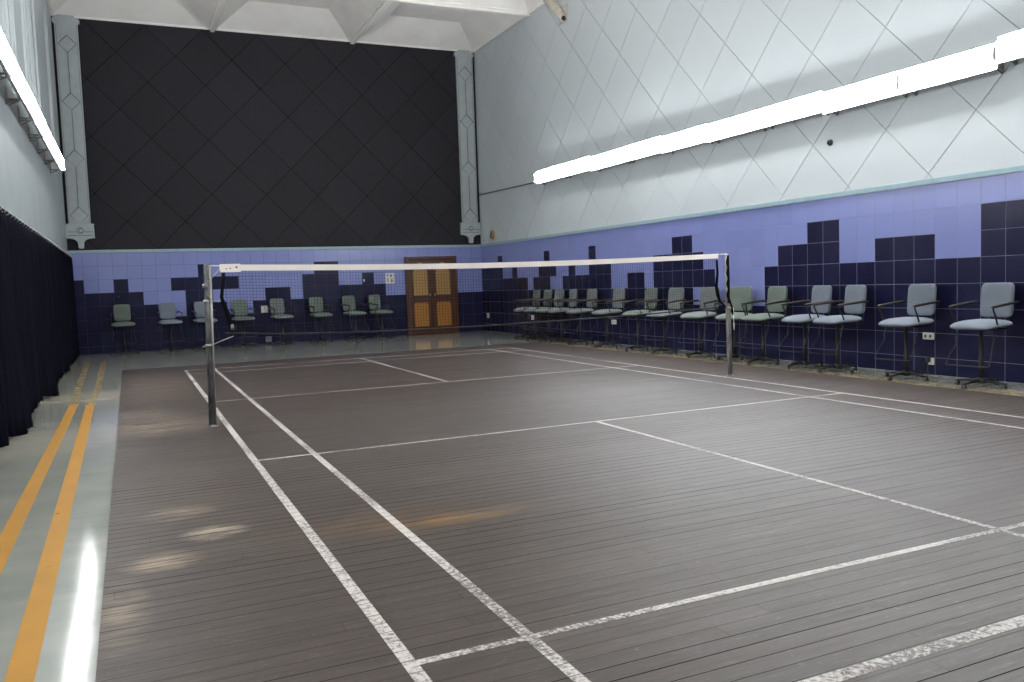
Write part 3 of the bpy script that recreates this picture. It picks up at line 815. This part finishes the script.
s1 = MB(); s1.tube([nl(.045, 0, 1.51), nl(.035, -.004, 1.40), nl(.015, -.004, 1.27), nl(.03, 0, 1.21), nl(.07, 0, 1.08), nl(.085, 0, .98), nl(.09, 0, .92)], [.018, .016, .017, .02, .026, .022, .012], 8); s1.build('side_strap', M['net'], net)
s1 = MB(); s1.tube([nl(.096, -.012, 1.0), nl(.10, -.014, .94)], [.016, .020], 8); s1.build('tag', M['plate_dim'], net)
s2 = MB(); s2.tube([nl(6.022, 0, 1.51), nl(6.03, 0, 1.35), nl(6.01, 0, 1.17), nl(6.03, 0, 1.06), nl(6.06, 0, .98), nl(6.16, 0, .895)], [.014, .016, .02, .024, .016, .008], 8); s2.build('side_strap', M['net'], net)

# ------------------------------------------------------------------ small fittings
def plate_on(wall, u, z, w, h, d, name, label, cat, m, holes=(), hm='black'):
    """wall 'R' (right) or 'B' (end); u = position along the wall"""
    if wall == 'R': r = empty(name, (XR - .004, u, z), -PI / 2)
    else: r = empty(name, (u, YB - .004, z), 0)
    tag(r, label, cat)
    b = MB(); b.bbox(-w / 2, w / 2, -d, 0, -h / 2, h / 2, .006); b.build('cover_plate', m, r)
    for (hx, hz, hw_, hh) in holes:
        q = MB(); q.bbox(hx - hw_ / 2, hx + hw_ / 2, -d - .004, -d + .002, hz - hh / 2, hz + hh / 2, .002); q.build('socket_opening', M[hm], r)
    return r
plate_on('B', 2.24, .865, .165, .175, .05, 'junction_box', 'square white box between two chairs on the end wall', 'box', M['plate'], [(0, .03, .035, .02)])
plate_on('B', 5.485, 1.535, .25, .28, .035, 'switch_board', 'white switch board with dark switches left of the door', 'switch', M['plate'], [(.03, .07, .045, .045), (-.06, -.04, .03, .05), (.05, -.06, .03, .08), (-.07, .09, .03, .03)])
plate_on('B', 2.30, .115, .15, .14, .03, 'socket', 'dim grey socket low on the end wall below the white box', 'socket', M['plate_dim'], [(0, .02, .03, .03)])
plate_on('B', 4.795, 1.50, .04, .07, .03, 'bell_push', 'tiny white push button on the dark tile left of switch board', 'switch', M['plate'])
plate_on('R', 12.55, .43, .13, .13, .02, 'socket', 'small white socket in the far corner of right wall', 'socket', M['plate'], [(0, 0, .03, .03)])
plate_on('R', 9.74, .44, .15, .12, .02, 'socket', 'small white socket below the farthest grey chairs on right wall', 'socket', M['plate'], [(0, 0, .03, .03)])
plate_on('R', 5.97, .44, .18, .09, .02, 'socket', 'white socket under the net bottom beside a grey chair stem', 'socket', M['plate'], [(-.03, 0, .02, .03)])
plate_on('R', -1.41, .475, .155, .085, .025, 'socket', 'white double socket behind second nearest pale blue chair', 'socket', M['plate'], [(-.035, 0, .025, .035), (.035, 0, .025, .035)])
ps = plate_on('R', -1.445, .165, .085, .085, .02, 'socket', 'low white socket with black plug and cord near the floor', 'socket', M['plate'])
q = MB(); q.bbox(-.05, .005, -.055, -.018, -.01, .055, .008); q.build('plug', M['black'], ps)
q = MB(); q.tube([(-.02, -.04, -.01), (-.015, -.05, -.08), (.0, -.06, -.135), (.02, -.09, -.152)], .006, 6); q.build('plug_cord', M['black'], ps)
h = MB(); h.tube([(-1.03, YB - .006, 1.31), (-1.03, YB - .03, 1.31), (-1.03, YB - .045, 1.325)], [.022, .012, .008], 10)
tag(h.build('wall_hook', M['knob']), 'small steel hook above the leftmost green chair', 'hook')
d = MB(); d.tube([(XR - .001, .164, 3.083), (XR - .03, .164, 3.083), (XR - .05, .164, 3.08)], [.045, .035, .02], 12)
tag(d.build('wall_plug', M['black']), 'small black fitting alone on the pale wall under the lights', 'fitting')
cd = MB(); cd.tube([(XR - .03, 12.80, 3.745), (XR - .03, 9.95, 3.672), (XR - .03, 9.2, 3.655)], .016, 8)
for y in (12.4, 10.6): cd.box(XR - .05, XR, y - .02, y + .02, 3.68 + (y - 9.95) * .0256 - .006, 3.68 + (y - 9.95) * .0256 + .006)
tag(cd.build('conduit', M['conduit']), 'thin dark conduit running from right pilaster to the lights', 'conduit')
em = empty('wall_fitting', (XR, 12.0, 2.60)); tag(em, 'small tan oval fitting on the pale wall by right pilaster', 'fitting')
q = MB(); q.superell(-.035, 0, 0, .035, .11, .13, .8, 1.0, 20, 10); q.build('body', M['brown_stain'], em)
q = MB(); q.tube([(-.072, .05, .08), (-.074, -.03, .07), (-.078, -.05, .02), (-.078, .02, -.01), (-.076, .03, -.06), (-.07, -.05, -.08)], .014, 6); q.build('relief', M['arm_wood'], em)
sb = empty('ceiling_strut', (XR - .02, 7.9, 7.2)); tag(sb, 'stained white angled strut under the ceiling on the right wall', 'strut')
q = MB(); q.tube([(-.06, .42, .42), (-.06, .1, .1), (-.06, -.30, -.25)], [.13, .12, .075], 12); q.build('arm', M['strut'], sb)
q = MB(); q.tube([(-.06, -.28, -.235), (-.06, -.335, -.29)], [.055, .04], 12); q.build('arm_end', M['black'], sb)
q = MB(); q.bbox(-.02, .02, -.34, .02, -.30, .05, .006); q.build('wall_cleat', M['strut'], sb)

# ------------------------------------------------------------------ camera, world, view
cam = bpy.data.cameras.new('camera'); co = bpy.data.objects.new('camera', cam); C.objects.link(co)
cam.sensor_width = 36; cam.lens = 839.68 / 1024 * 36; cam.clip_start = .05; cam.clip_end = 100
a, b, c = -.4255, -.0695, -.0352
f_ = Vector((-math.sin(a) * math.cos(b), math.cos(a) * math.cos(b), math.sin(b))); r0 = Vector((math.cos(a), math.sin(a), 0)); u0 = r0.cross(f_)
r_ = math.cos(c) * r0 + math.sin(c) * u0; u_ = -math.sin(c) * r0 + math.cos(c) * u0
mw = Matrix(((r_.x, u_.x, -f_.x, -.8111), (r_.y, u_.y, -f_.y, -8.6812), (r_.z, u_.z, -f_.z, 1.3126), (0, 0, 0, 1)))
co.matrix_world = mw
S = bpy.context.scene; S.camera = co
w = bpy.data.worlds.new('world'); S.world = w; w.use_nodes = True
w.node_tree.nodes['Background'].inputs[0].default_value = (.5, .55, .6, 1); w.node_tree.nodes['Background'].inputs[1].default_value = .05
S.view_settings.view_transform = 'Standard'; S.view_settings.look = 'None'; S.view_settings.gamma = 1.0
S.view_settings.use_curve_mapping = False; S.view_settings.exposure = 0.0
